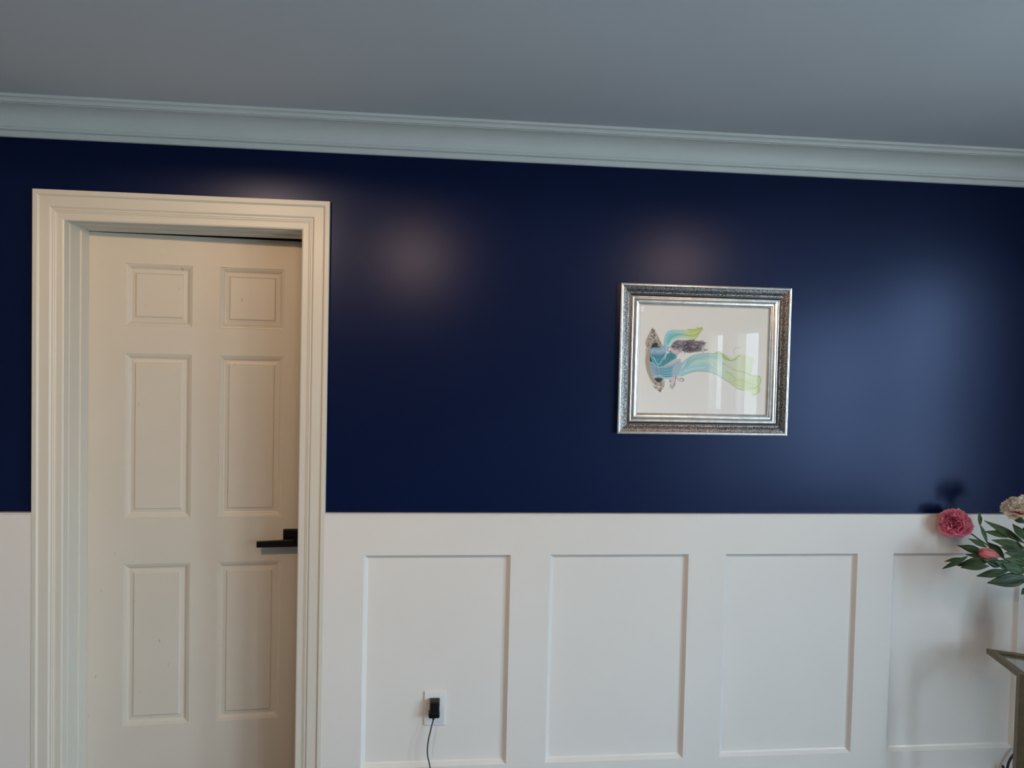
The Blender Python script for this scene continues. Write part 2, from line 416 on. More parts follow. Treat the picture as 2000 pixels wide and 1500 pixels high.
# lever handle
Rinv = Matrix.Rotation(-DANG, 3, 'Z')
def dl(u, v, off):
    """door-local point in the plane `off` in front of the slab"""
    a = (u - 1000) / F; b2 = -(v - 750) / F
    d = ROWS[0] * a + ROWS[1] + ROWS[2] * b2
    o = Rinv @ (CAM - Vector(slab.location)); dd = Rinv @ d
    return o + dd * ((-off - o.y) / dd.y)
p0, p1 = dl(553, 1033.5, 0.008), dl(553, 1068.5, 0.008)
rx0, rz1, rz0 = p0.x, p0.z, p1.z
rw = rz1 - rz0
hd = MB(); hd.box(rx0, rx0 + rw, -0.009, 0.0, rz0, rz1)
handle = bevel(hd.build('door_handle', BLACKM, slab), 0.004, 3)
plabel(handle, 'matte black square lever handle')
q0, q1 = dl(501, 1057.5, 0.055), dl(501, 1069.5, 0.055); q2, q3 = dl(566, 1053.5, 0.05), dl(566, 1067.5, 0.05)
lv = MB()
hw = 0.0045
lx0, lx1 = q0.x, rx0 + rw * 0.62
v = [(lx0, -0.058, q1.z), (lx0, -0.058, q0.z), (lx0, -0.046, q1.z), (lx0, -0.046, q0.z),
     (lx1, -0.058, q3.z), (lx1, -0.058, q2.z), (lx1, -0.046, q3.z), (lx1, -0.046, q2.z)]
lv.add(v, [(0, 1, 3, 2), (4, 6, 7, 5), (0, 4, 5, 1), (2, 3, 7, 6), (0, 2, 6, 4), (1, 5, 7, 3)])
o = bevel(lv.build('lever', BLACKM, handle), 0.0015, 2)
lv = MB(); zc = (q2.z + q3.z) / 2
lv.tube([(lx1 - 0.012, -0.047, zc), (lx1 - 0.012, -0.005, zc)], 0.0095, 16); lv.build('spindle', BLACKM, handle, True)

# ================================================================== CEILING LIGHTS (behind the camera's view, seen as glow on the paint)
LENS = mat('lit_lens', (1, 0.8, 0.55), 0.5)
LENS.node_tree.nodes['Principled BSDF'].inputs['Emission Color'].default_value = (1, 0.62, 0.32, 1)
LENS.node_tree.nodes['Principled BSDF'].inputs['Emission Strength'].default_value = 2
BRASS = mat('dark_lamp_metal', (0.03, 0.028, 0.026), 0.4, 0.6)
for i, (x, y) in enumerate(LAMPS):
    r = empty('ceiling_lamp', (x, y, CEIL), ['small shaded ceiling lamp hanging in front of the door', 'small shaded ceiling lamp hanging between door and picture', 'small shaded ceiling lamp hanging in front of the picture'][i],
              'ceiling lamp', 'small ceiling lamps along the navy wall')
    q = MB(); q.lathe(0, 0, [(0.0001, 0.0), (0.06, 0.0), (0.06, -0.012), (0.045, -0.02), (0.0001, -0.02)]); q.build('canopy', BRASS, r, True)
    q = MB(); q.tube([(0, 0, -0.02), (0, 0, -0.07)], 0.008, 12); q.build('stem', BRASS, r, True)
    q = MB(); q.lathe(0, 0, [(0.0001, -0.060), (0.03, -0.062), (0.085, -0.092), (0.11, -0.118), (0.108, -0.119), (0.083, -0.095), (0.028, -0.066), (0.0001, -0.064)]); q.build('shade', BRASS, r, True)
    q = MB(); q.lathe(0, 0, [(0.0001, -0.07), (0.012, -0.072), (0.014, -0.085), (0.026, -0.102), (0.026, -0.112), (0.016, -0.124), (0.0001, -0.128)], 24); q.build('bulb', LENS, r, True)
    ld = bpy.data.lights.new('lamp', 'SPOT'); ld.spot_size = math.radians(179); ld.spot_blend = 0.06; ld.shadow_soft_size = (0.03, 0.12, 0.12)[i]
    ld.energy = LAMP_POWER * (1.0, 0.24, 0.24)[i]; ld.color = ((1.0, 0.65, 0.36), (1.0, 0.58, 0.30), (1.0, 0.58, 0.30))[i]
    lo = bpy.data.objects.new('lamp', ld); col.objects.link(lo); lo.parent = r; lo.location = (0, 0, (-0.137, -0.235, -0.235)[i])

# ================================================================== PICTURE
FY0 = 0.0
fx0, fx1 = 1.6492 * S, 2.1829 * S
fz0, fz1 = WT + 0.2401 * S, WT + 0.6932 * S
# frame face corners as fitted on the wall; pulled in for the frame's own thickness
c = at(1213, 551, -0.026); d = at(1537, 851.5, -0.026)
fx0, fz1, fx1, fz0 = c.x, c.z, d.x, d.z
c2 = at(1548, 563, -0.026); d2 = at(1205, 848, -0.026)
fx0 = (fx0 + d2.x) / 2; fx1 = (fx1 + c2.x) / 2; fz1 = (fz1 + c2.z) / 2; fz0 = (fz0 + d2.z) / 2
pic = empty('framed_picture', ((fx0 + fx1) / 2, 0, fz0),
            'silver framed ink and colour print hanging on the navy wall', 'picture')
q = MB(); q.rect_sweep(fx0, fx1, fz0, fz1, [(0.003, 0), (0.001, -.014), (0, -.024), (.0010, -.026), (.0035, -.0265), (.0050, -.0245), (.0062, -.0245), (.0075, -.0262), (.0105, -.0250), (.0115, -.0225)])
a = q.build('outer_moulding', SILVER)
q = MB(); q.rect_sweep(fx0, fx1, fz0, fz1, [(.0115, -.0225), (.020, -.0205), (.030, -.0165), (.034, -.0160), (.0355, -.0140)])
b1 = q.build('speckled_band', SPECK); plabel(b1, 'speckled pewter band of the frame')
q = MB(); q.rect_sweep(fx0, fx1, fz0, fz1, [(.0355, -.0140), (.0385, -.0135), (.0420, -.0150), (.0425, -.0190)])
b2 = q.build('groove', DARKS)
q = MB(); q.rect_sweep(fx0, fx1, fz0, fz1, [(.0425, -.0190), (.0440, -.0210), (.0462, -.0215), (.0475, -.0195), (.0490, -.0190), (.0510, -.0205), (.0545, -.0210), (.0580, -.0190),
      (.0600, -.0160), (.0610, -.0155), (.0625, -.0165), (.0655, -.0160), (.0670, -.0130), (.0685, -.0125), (.0705, -.0130), (.0730, -.0120), (.0745, -.0100), (.0750, -.0060)])
b3 = q.build('inner_moulding', SILVER)
gx0, gx1, gz0, gz1 = fx0 + .075, fx1 - .075, fz0 + .075, fz1 - .075
q = MB(); q.quad((gx0, -.0075, gz0), (gx1, -.0075, gz0), (gx1, -.0075, gz1), (gx0, -.0075, gz1)); glass = q.build('glass', GLASS)
q = MB(); q.box(fx0 + .006, fx1 - .006, -.003, -.0008, fz0 + .006, fz1 - .006); back = q.build('backing_board', DARKS)
q = MB(); q.box(gx0 + 0.001, gx0 + 0.0155, -.0083, -.0077, gz1 - 0.024, gz1 - 0.004); stk = q.build('sticker', STICK); plabel(stk, 'small white sticker in the upper left corner of the glass')
adopt(pic, a, b1, b2, b3, glass, back, stk)

# ---- the print: a fine grid whose vertices carry the printed ink colours
NX, NZ = 460, 386
U, V = np.meshgrid(np.linspace(0, 1, NX), np.linspace(0, 1, NZ))      # V: 0 top, 1 bottom
TL, TR, BR, BL = map(np.array, ((105., 95.), (1680., 150.), (1640., 1430.), (60., 1415.)))
PX = (1 - V) * ((1 - U) * TL[0] + U * TR[0]) + V * ((1 - U) * BL[0] + U * BR[0])
PY = (1 - V) * ((1 - U) * TL[1] + U * TR[1]) + V * ((1 - U) * BL[1] + U * BR[1])
IMG = np.empty((NZ, NX, 3)); IMG[:] = (0.88, 0.88, 0.86)
def sl(r, g, b3): return np.array([((c / 255) / 12.92 if c <= 10 else ((c / 255 + .055) / 1.055) ** 2.4) for c in (r, g, b3)]) * (1.16 if r + g + b3 > 400 else 1.0)
def spline(P, n=8): return np.array([[q.x, q.y] for q in catmull([(p[0], p[1], 0) for p in P], n)])
def dist(P):
    D = np.full(PX.shape, 1e9)
    lo = P.min(0) - 60; hi = P.max(0) + 60
    sel = (PX > lo[0]) & (PX < hi[0]) & (PY > lo[1]) & (PY < hi[1])
    x = PX[sel]; y = PY[sel]; d = np.full(x.shape, 1e9)
    for (ax, ay), (bx, by) in zip(P[:-1], P[1:]):
        vx, vy = bx - ax, by - ay; L = vx * vx + vy * vy + 1e-9
        t = np.clip(((x - ax) * vx + (y - ay) * vy) / L, 0, 1)
        d = np.minimum(d, np.hypot(x - ax - t * vx, y - ay - t * vy))
    D[sel] = d; return D
def inside(P):
    r = np.zeros(PX.shape, bool); n = len(P); j = n - 1
    for i in range(n):
        xi, yi = P[i]; xj, yj = P[j]
        with np.errstate(divide='ignore', invalid='ignore'):
            cnd = ((yi > PY) != (yj > PY)) & (PX < (xj - xi) * (PY - yi) / (yj - yi + 1e-12) + xi)
        r ^= cnd; j = i
    return r
def blend(mask, c, mul=False):
    global IMG
    mk = np.clip(mask, 0, 1)[..., None]
    IMG = IMG * (1 - mk + mk * c) if mul else IMG * (1 - mk) + mk * c
def fill(P, c, a=1.0, soft=5, closed_spline=True):
    P = np.array(P, float)
    if closed_spline: P = spline(list(P) + [P[0]], 6)
    ins = inside(P); d = dist(np.vstack([P, P[:1]]))
    blend(np.where(ins, np.clip(0.5 + d / (2 * soft), 0, 1), np.clip(0.5 - d / (2 * soft), 0, 1)) * a, c)
def stroke(P, c, wd=4, a=1.0, sp=True):
    P = spline(P) if sp and len(P) > 2 else np.array(P, float)
    blend(np.clip(1.3 - dist(P) / (wd * 1.15), 0, 1) * a, c)
TEAL, AQUA, DEEP, LIME, OLIVE = sl(80, 170, 190), sl(150, 212, 222), sl(30, 120, 150), sl(190, 212, 110), sl(150, 170, 95)
INK, GREY, SEP = sl(52, 45, 55), sl(110, 100, 112), sl(150, 138, 118)
SKIN = sl(205, 190, 196)
def grad(x0, x1, c0, c1):
    t = np.clip((PX - x0) / (x1 - x0), 0, 1)[..., None]; return c0 * (1 - t) + c1 * t
# long trailing scarf, teal at the waist running to yellow green
scarf = [(590, 810), (680, 750), (770, 705), (880, 690), (990, 690), (1060, 668), (1130, 700), (1230, 745), (1320, 700), (1440, 720), (1500, 760),
         (1480, 850), (1470, 950), (1550, 960), (1580, 1010), (1560, 1080), (1560, 1150), (1500, 1195), (1465, 1160), (1380, 1140), (1290, 1110), (1190, 1040),
         (1060, 960), (950, 915), (830, 902), (720, 915), (600, 960), (540, 965)]
fill(scarf, grad(600, 1350, sl(158, 208, 220), sl(208, 218, 178)), 0.78, 9)
fill([(1010, 690), (1060, 668), (1140, 705), (1210, 770), (1290, 745), (1260, 772), (1180, 778), (1100, 750)], sl(172, 190, 110), 0.6, 9)
fill([(560, 965), (660, 860), (780, 830), (900, 800), (1000, 860), (900, 905), (780, 903), (680, 925)], sl(128, 196, 216), 0.5, 20)
fill([(1120, 905), (1240, 960), (1380, 990), (1480, 960), (1560, 965), (1575, 1030), (1540, 1090), (1440, 1120), (1330, 1105), (1210, 1050)], sl(196, 212, 138), 0.45, 20)
fill([(1450, 1100), (1560, 1090), (1565, 1140), (1500, 1195), (1470, 1170), (1530, 1150)], sl(196, 214, 120), 0.6, 8)
fill([(640, 860), (690, 770), (800, 715), (1000, 700), (1080, 760), (920, 745), (780, 765), (700, 830)], sl(105, 185, 190), 0.45, 14)
for P, c, wd, al in (
    ([(600, 830), (680, 752), (780, 705), (900, 690), (1010, 690)], DEEP, 4, .6),
    ([(1010, 690), (1070, 668), (1140, 740), (1200, 775), (1260, 755), (1320, 705)], OLIVE, 5, .8),
    ([(1250, 700), (1245, 650), (1290, 617), (1330, 625)], OLIVE, 3, .5),
    ([(600, 965), (720, 915), (830, 902), (950, 915), (1070, 965), (1190, 1042), (1290, 1112), (1370, 1135)], sl(120, 150, 120), 3.5, .75),
    ([(660, 870), (720, 790), (830, 755), (950, 790), (1040, 850)], DEEP, 3, .4),
    ([(1050, 770), (1150, 830), (1260, 890), (1380, 920), (1470, 960)], sl(120, 150, 110), 3, .6),
    ([(1150, 905), (1220, 950), (1260, 1000)], OLIVE, 4, .7),
    ([(1480, 960), (1550, 962), (1580, 1005), (1560, 1070), (1500, 1110), (1430, 1115)], OLIVE, 4, .7),
    ([(1565, 1100), (1565, 1150), (1500, 1195), (1465, 1185)], OLIVE, 4, .6),
    ([(1240, 1020), (1330, 1010), (1420, 1040), (1500, 1080)], OLIVE, 3, .5),
    ([(1500, 820), (1518, 765)], OLIVE, 3, .4), ([(1180, 1000), (1260, 1060), (1360, 1095)], OLIVE, 3, .4),
    ([(600, 900), (650, 850), (680, 780), (720, 740)], DEEP, 4, .5), ([(640, 905), (760, 870), (880, 862)], sl(210, 235, 240), 8, .5),
    ([(880, 770), (960, 800), (1060, 880), (1120, 900)], sl(215, 232, 232), 7, .5)): stroke(P, c, wd, al)
# the upper veil
veil = [(380, 600), (400, 500), (430, 435), (500, 405), (600, 410), (680, 395), (780, 395), (850, 372), (862, 400), (820, 460), (780, 520), (700, 510), (600, 505), (530, 525), (470, 580), (430, 640), (400, 630)]
fill(veil, grad(480, 740, sl(140, 205, 215), sl(204, 216, 130)), 0.8, 8)
fill([(410, 520), (450, 450), (560, 435), (640, 455), (560, 480), (480, 520), (430, 590)], sl(90, 190, 195), 0.6, 12)
fill([(690, 400), (850, 375), (860, 400), (800, 440), (740, 470), (690, 440)], sl(188, 204, 105), 0.55, 12)
for P, c, wd, al in (([(400, 600), (400, 500), (440, 430), (520, 405), (640, 410)], TEAL, 4, .6), ([(440, 560), (480, 490), (560, 460), (660, 465), (760, 480), (850, 400)], DEEP, 3.5, .5),
    ([(680, 395), (760, 402), (850, 378)], OLIVE, 5, .8), ([(760, 520), (800, 470), (850, 400)], OLIVE, 4, .6), ([(640, 450), (720, 470), (790, 450), (860, 395)], OLIVE, 3, .7),
    ([(790, 370), (830, 390), (862, 372)], OLIVE, 4, .8), ([(450, 600), (500, 530), (560, 505), (640, 505)], sl(225, 240, 240), 6, .6)): stroke(P, c, wd, al)
# mirror: ornate crest and foot, oval rim, dark glass
fill([(165, 560), (185, 500), (215, 440), (240, 390), (258, 372), (275, 400), (310, 450), (340, 520), (372, 585), (400, 620), (340, 640), (250, 560), (205, 610), (175, 605)], sl(160, 148, 135), 0.85, 5, False)
fill([(250, 1080), (330, 1100), (400, 1010), (395, 1070), (375, 1120), (345, 1165), (310, 1140), (270, 1110)], sl(160, 148, 135), 0.85, 5, False)
th = np.linspace(0, 2 * np.pi, 60)
def ell(cx, cy, a, b3, rot=0):
    x = a * np.cos(th); y = b3 * np.sin(th); cs, sn = math.cos(rot), math.sin(rot)
    return np.stack([cx + x * cs - y * sn, cy + x * sn + y * cs], 1)
fill(ell(285, 805, 118, 285, -0.10), sl(178, 166, 148), 1, 5, False)
for k, (a, b3, c) in enumerate(((112, 278, INK), (100, 266, SEP), (92, 258, INK), (86, 250, sl(205, 196, 180)))):
    stroke(ell(285 + k * 4, 805, a, b3, -0.10), c, 3, 0.55, False)
fill(ell(305, 800, 84, 246, -0.10), sl(58, 52, 62), 1, 6, False)
rs = np.random.RandomState(3)
for k in range(95):                                               # curls of the carving
    if k < 62:
        y = rs.uniform(385, 600); w2 = (y - 372) * 0.42; x = 258 + rs.uniform(-w2, w2) * 0.95 + (y - 372) * 0.08
    else:
        y = rs.uniform(1060, 1160); w2 = (1175 - y) * 0.62; x = 335 + rs.uniform(-w2, w2)
    r = rs.uniform(6, 14); a0 = rs.uniform(0, 6.3); sp_ = np.array([(x + r * (1 - t / 5) * math.cos(a0 + t), y + r * (1 - t / 5) * math.sin(a0 + t)) for t in np.linspace(0, 4.2, 9)])
    stroke(sp_, INK if rs.rand() < .7 else sl(225, 218, 205), 3.2, 0.8, False)
stroke([(200, 620), (165, 740), (170, 860), (215, 990), (290, 1085), (350, 1100)], sl(222, 214, 200), 5, .7)
# dress
fill([(225, 650), (250, 620), (330, 615), (400, 598), (430, 620), (425, 700), (470, 670), (530, 700), (545, 740), (480, 790), (430, 830), (480, 830), (560, 790), (600, 800),
      (595, 870), (560, 940), (500, 985), (400, 1000), (320, 985), (270, 985), (240, 930), (215, 850), (225, 790), (250, 790), (225, 720)], sl(120, 178, 198), 1, 7)
fill([(240, 700), (330, 680), (425, 700), (410, 780), (340, 820), (270, 800)], sl(60, 150, 178), .8, 16)
fill([(425, 700), (470, 672), (530, 705), (540, 740), (470, 780), (400, 830), (350, 860), (330, 830)], sl(72, 150, 160), .85, 8)
fill([(235, 640), (330, 650), (400, 610), (410, 660), (370, 700), (290, 700), (240, 680)], sl(168, 182, 208), .9, 12)
fill([(220, 800), (290, 840), (310, 900), (320, 970), (270, 980), (235, 900)], sl(165, 178, 200), .8, 14)
for P in ([(270, 660), (320, 690), (380, 672)], [(260, 675), (320, 712), (395, 690)], [(250, 690), (310, 740), (405, 720)], [(245, 720), (300, 790), (330, 800), (400, 740)],
          [(250, 750), (300, 815), (350, 860)], [(300, 830), (310, 900), (320, 965)], [(230, 820), (270, 850), (300, 900)], [(235, 860), (275, 890), (305, 930)], [(245, 910), (280, 930), (312, 955)],
          [(330, 870), (420, 880), (500, 860)], [(330, 900), (420, 915), (500, 890)], [(330, 930), (430, 945), (500, 930)], [(330, 960), (420, 975), (520, 960)],
          [(440, 700), (460, 760), (420, 820)], [(480, 690), (480, 750)], [(510, 700), (500, 760)], [(560, 800), (530, 860), (500, 940)], [(590, 810), (570, 870), (540, 950)]):
    stroke(P, sl(44, 92, 122), 3.4, .75)
for P in ([(260, 735), (310, 812), (340, 812), (415, 700)], [(420, 610), (420, 690), (400, 760)], [(305, 840), (330, 860), (370, 850)], [(260, 985), (330, 960), (420, 990), (560, 960)]):
    stroke(P, sl(190, 226, 236), 5, .8)
# arm, face, hands
fill([(370, 855), (440, 810), (520, 765), (575, 755), (590, 775), (540, 790), (470, 830), (400, 860)], SKIN, 1, 5)
stroke([(370, 858), (450, 835), (540, 792), (592, 775), (575, 755)], GREY, 3, .6)
fill([(500, 850), (560, 800), (605, 800), (600, 850), (570, 930), (520, 990), (490, 980), (490, 900)], sl(170, 188, 200), .9, 8)
fill([(470, 985), (540, 960), (530, 1030), (520, 1080), (495, 1120), (480, 1090), (465, 1050)], SKIN, .75, 6)
for P in ([(460, 1005), (458, 1040), (475, 1025), (465, 1010)], [(460, 1110), (470, 1070), (480, 1100), (490, 1122), (500, 1085)], [(505, 1085), (522, 1050), (515, 1090)],
          [(530, 985), (570, 1000), (600, 990)], [(555, 1010), (590, 1030), (632, 1020), (610, 1000), (590, 1012)], [(600, 990), (630, 1000), (615, 1030)], [(535, 960), (528, 1020), (520, 1060)]):
    stroke(P, INK, 3.2, .8)
fill([(470, 620), (510, 600), (560, 620), (600, 640), (610, 665), (570, 680), (545, 705), (520, 690), (490, 670), (465, 660)], SKIN, 1, 5)
stroke([(610, 660), (580, 672), (565, 690), (548, 706), (535, 700)], INK, 3, .7); stroke([(560, 640), (585, 650)], INK, 3, .6)
stroke([(430, 640), (450, 660), (480, 665)], INK, 6, .7); stroke([(440, 625), (470, 610)], INK, 6, .6)
# hair
fill([(470, 610), (500, 560), (560, 525), (640, 530), (720, 520), (800, 540), (870, 545), (895, 570), (850, 620), (830, 660), (760, 672), (690, 680), (620, 660), (590, 625), (540, 640), (500, 620)], sl(104, 94, 108), .9, 9)
fill([(620, 590), (700, 560), (790, 590), (800, 640), (700, 670), (620, 650)], sl(70, 62, 78), .7, 14)
for k in range(120):
    x = rs.uniform(480, 880); y = 595 + rs.uniform(-62, 72) * (1 if x > 560 else .6)
    pts = [(x, y)]; an = rs.uniform(-.5, .5)
    for j in range(4):
        an += rs.uniform(-1.1, 1.1); x += 13 * math.cos(an); y += 11 * math.sin(an); pts.append((x, y))
    stroke(pts, [INK, sl(60, 52, 66), sl(196, 190, 196), sl(150, 142, 152)][rs.randint(4)], 2.8, .75)
for P in ([(830, 600), (880, 570), (905, 560)], [(820, 640), (860, 650), (850, 620)], [(790, 545), (850, 530), (880, 550)]): stroke(P, INK, 2.6, .5)
me = bpy.data.meshes.new('print')
X3 = gx0 + U * (gx1 - gx0); Z3 = gz1 - V * (gz1 - gz0)
co = np.stack([X3 - pic.location.x, np.full(X3.shape, -0.0055), Z3 - pic.location.z], -1).reshape(-1, 3)
ii = np.arange(NX * NZ).reshape(NZ, NX)
qd = np.stack([ii[:-1, :-1], ii[1:, :-1], ii[1:, 1:], ii[:-1, 1:]], -1).reshape(-1, 4)
me.from_pydata(co.tolist(), [], qd.tolist())
at_ = me.color_attributes.new('ink', 'FLOAT_COLOR', 'POINT')
at_.data.foreach_set('color', np.concatenate([IMG.reshape(-1, 3), np.ones((NX * NZ, 1))], 1).astype(np.float32).ravel())
PR = mat('printed_paper', (0.7, 0.7, 0.66), 0.7); a = PR.node_tree.nodes.new('ShaderNodeAttribute'); a.attribute_name = 'ink'
PR.node_tree.links.new(a.outputs['Color'], PR.node_tree.nodes['Principled BSDF'].inputs['Base Color'])
me.materials.append(PR)
po = bpy.data.objects.new('print', me); col.objects.link(po); po.parent = pic
plabel(po, 'ink drawing of a long-haired woman in teal leaning out of an ornate oval mirror, green scarf trailing')

# ================================================================== OUTLET AND CHARGER
PY_ = -0.003
out = empty('power_outlet', (1.3245, PY_, 0.379), 'white wall outlet plate low on the first wainscot panel right of the door', 'outlet')
q = MB(); q.box(-0.0375, 0.0375, -0.0065, 0, -0.0595, 0.0595); bevel(q.build('plate', PLATE, out), 0.002, 2)
q = MB(); q.box(-0.0168, 0.0168, -0.0078, -0.006, -0.033, 0.033); bevel(q.build('socket_insert', PLATE, out), 0.001, 1)
q = MB()
for zz in (-0.019,):
    q.box(-0.0075, -0.0055, -0.0081, -0.0076, zz - 0.002, zz + 0.005); q.box(0.0055, 0.0075, -0.0081, -0.0076, zz - 0.002, zz + 0.006)
    q.box(-0.002, 0.002, -0.0081, -0.0076, zz - 0.010, zz - 0.006)
q.build('slots', SLOT, out)
chg = empty('power_adapter', (1.322, -0.012, 0.3875), 'black plug-in power adapter with thin black cord in the wall outlet', 'charger')
def rbox(mb, xs0, xs1, zs0, zs1, y0, y1, taper):
    v = [(xs0, y0, zs0), (xs1, y0, zs0), (xs1, y0, zs1), (xs0, y0, zs1), (xs0 + taper, y1, zs0 + taper), (xs1 - taper, y1, zs0 + taper), (xs1 - taper, y1, zs1 - taper * 2), (xs0 + taper, y1, zs1 - taper * 2)]
    mb.add(v, [(0, 1, 2, 3), (4, 5, 6, 7), (0, 1, 5, 4), (1, 2, 6, 5), (2, 3, 7, 6), (3, 0, 4, 7)])
q = MB(); rbox(q, -0.0175, 0.019, -0.026, 0.031, 0.0, -0.030, 0.0025); bevel(q.build('adapter_body', BLACKP, chg), 0.004, 3)
q = MB(); rbox(q, -0.0205, 0.0190, -0.0310, -0.008, -0.003, -0.0325, 0.001); bevel(q.build('end_cap', BLACKM, chg), 0.005, 3)
q = MB(); q.tube([(-0.003, -0.018, -0.030), (-0.003, -0.018, -0.040)], [0.0055, 0.0032], 12); q.build('strain_relief', BLACKP, chg, True)
q = MB()
cp = [Vector((1.319, -0.030, 0.350)), at(842, 1422, -0.035), at(836, 1450, -0.04), at(835, 1474, -0.045), at(840, 1500, -0.05), Vector((1.325, -0.055, 0.08)), Vector((1.36, -0.08, 0.012)), Vector((1.46, -0.13, 0.004)), Vector((1.6, -0.15, 0.004))]
q.tube([p - Vector(chg.location) for p in catmull(cp, 10)], 0.0022, 8); q.build('cord', PLASTIC_CORD, chg, True)

# ================================================================== SIDE TABLE
TZ = 0.60
A = Vector((3.292, -0.127)); B = Vector((3.240, -0.362)); dirc = Vector((0.86, -0.51)).normalized()
Cc = A + dirc * 0.62; Dd = B + dirc * 0.62
TGLASS = pane_mat('speckled_table_glass', (0.86, 0.90, 0.86), 0.08)
tb = empty('side_table', (A.x, A.y, 0.0), 'bronze framed side table with pale glass top beside the wainscot', 'table')
def prism(mb, poly, z0, z1):
    n = len(poly); mb.add([(p[0], p[1], z0) for p in poly] + [(p[0], p[1], z1) for p in poly],
        [tuple(range(n)), tuple(range(n, 2 * n))] + [(i, (i + 1) % n, n + (i + 1) % n, n + i) for i in range(n)])
def inset(poly, d):
    out = []; n = len(poly)
    ar = sum(poly[i].x * poly[(i + 1) % n].y - poly[(i + 1) % n].x * poly[i].y for i in range(n)); sg = 1 if ar > 0 else -1
    for i in range(n):
        p, c2, nx = poly[i - 1], poly[i], poly[(i + 1) % n]
        e1 = (c2 - p).normalized(); e2 = (nx - c2).normalized()
        n1 = Vector((-e1.y, e1.x)) * sg; n2 = Vector((-e2.y, e2.x)) * sg
        out.append(c2 + (n1 + n2) * (d / (1 + n1.dot(n2))))
    return out
outer = [A, B, Dd, Cc]; inner = inset(outer, 0.022)
q = MB()
v = [(p.x, p.y, z) for z in (TZ, ) for p in outer] + [(p.x, p.y, TZ) for p in inner] + [(p.x, p.y, TZ - 0.006) for p in inner] + [(p.x, p.y, TZ - 0.018) for p in outer] + [(p.x, p.y, TZ - 0.018) for p in inner]
f = []
for i in range(4):
    j = (i + 1) % 4
    f += [(i, j, 4 + j, 4 + i), (4 + i, 4 + j, 8 + j, 8 + i), (i, j, 12 + j, 12 + i), (12 + i, 12 + j, 16 + j, 16 + i), (8 + i, 8 + j, 16 + j, 16 + i)]
q.add(v, f); t1 = bevel(q.build('top_frame', BRONZE), 0.0015, 2)
q = MB(); prism(q, inset(outer, 0.0215), TZ - 0.012, TZ - 0.006); t2 = q.build('glass_top', TGLASS)
parts = [t1, t2]
for P in (B, Cc, Dd):
    c0 = (A + B + Cc + Dd) / 4; inw = (c0 - P).normalized()
    e = 0.026
    if P is B: pts4 = [P, P + (Dd - B).normalized() * e, P + (Dd - B).normalized() * e + (A - B).normalized() * e, P + (A - B).normalized() * e]
    elif P is Cc: pts4 = [P, P + (A - Cc).normalized() * e, P + (A - Cc).normalized() * e + (Dd - Cc).normalized() * e, P + (Dd - Cc).normalized() * e]
    else: pts4 = [P, P + (B - Dd).normalized() * e, P + (B - Dd).normalized() * e + (Cc - Dd).normalized() * e, P + (Cc - Dd).normalized() * e]
    q = MB(); prism(q, [(p.x, p.y) for p in pts4], 0.0, TZ - 0.018)
    parts.append(bevel(q.build('leg', BRONZE), 0.002, 2))
adopt(tb, *parts)

# lamp cord behind the table
q = MB(); cp = [at(2010, 1464, -0.06), at(1990, 1466, -0.05), at(1978, 1476, -0.045), at(1970, 1490, -0.045), at(1965, 1510, -0.05), Vector((3.44, -0.05, 0.12)), Vector((3.47, -0.09, 0.012)), Vector((3.62, -0.14, 0.006))]
q.tube(catmull(cp, 10), 0.0048, 10)
cordo = q.build('electric_cable', PLASTIC_CORD, None, True); tag(cordo, 'thick black cord curving down behind the bronze table leg', 'cord')

# ================================================================== VASE AND PEONIES
def petal_mat(name, c0, c1, base):
    m = mat(name, c0, 0.55, spec=0.25); b = m.node_tree.nodes['Principled BSDF']; nt = m.node_tree
    a = nt.nodes.new('ShaderNodeAttribute'); a.attribute_name = 'len'
    cr = nt.nodes.new('ShaderNodeValToRGB'); cr.color_ramp.elements[0].color = (*base, 1); cr.color_ramp.elements[0].position = 0.05
    cr.color_ramp.elements[1].color = (*c1, 1); cr.color_ramp.elements[1].position = 1.0
    e = cr.color_ramp.elements.new(0.5); e.color = (*c0, 1)
    nt.links.new(a.outputs['Fac'], cr.inputs[0]); nt.links.new(cr.outputs[0], b.inputs['Base Color'])
    tr = nt.nodes.new('ShaderNodeBsdfTranslucent'); mx = nt.nodes.new('ShaderNodeMixShader'); mx.inputs[0].default_value = 0.42
    nt.links.new(cr.outputs[0], tr.inputs[0]); nt.links.new(b.outputs[0], mx.inputs[1]); nt.links.new(tr.outputs[0], mx.inputs[2])
    nt.links.new(mx.outputs[0], nt.nodes['Material Output'].inputs[0])
    return m
PINK = petal_mat('pink_silk_petal', (0.84, 0.13, 0.29), (0.95, 0.42, 0.56), (0.48, 0.02, 0.09))
CREAM = petal_mat('cream_silk_petal', (0.97, 0.88, 0.76), (0.99, 0.95, 0.87), (0.85, 0.16, 0.48))
BUDM = petal_mat('bud_silk_petal', (0.80, 0.22, 0.25), (0.90, 0.42, 0.40), (0.55, 0.08, 0.12))
LEAFM = noisy(mat('dark_green_leaf', (0.012, 0.036, 0.014), 0.45, spec=0.35), (0.026, 0.066, 0.020), 22)
LEAFL = noisy(mat('light_green_leaf', (0.028, 0.066, 0.026), 0.5, spec=0.35), (0.05, 0.10, 0.04), 22)
STEMM = mat('green_stem', (0.035, 0.08, 0.03), 0.5)

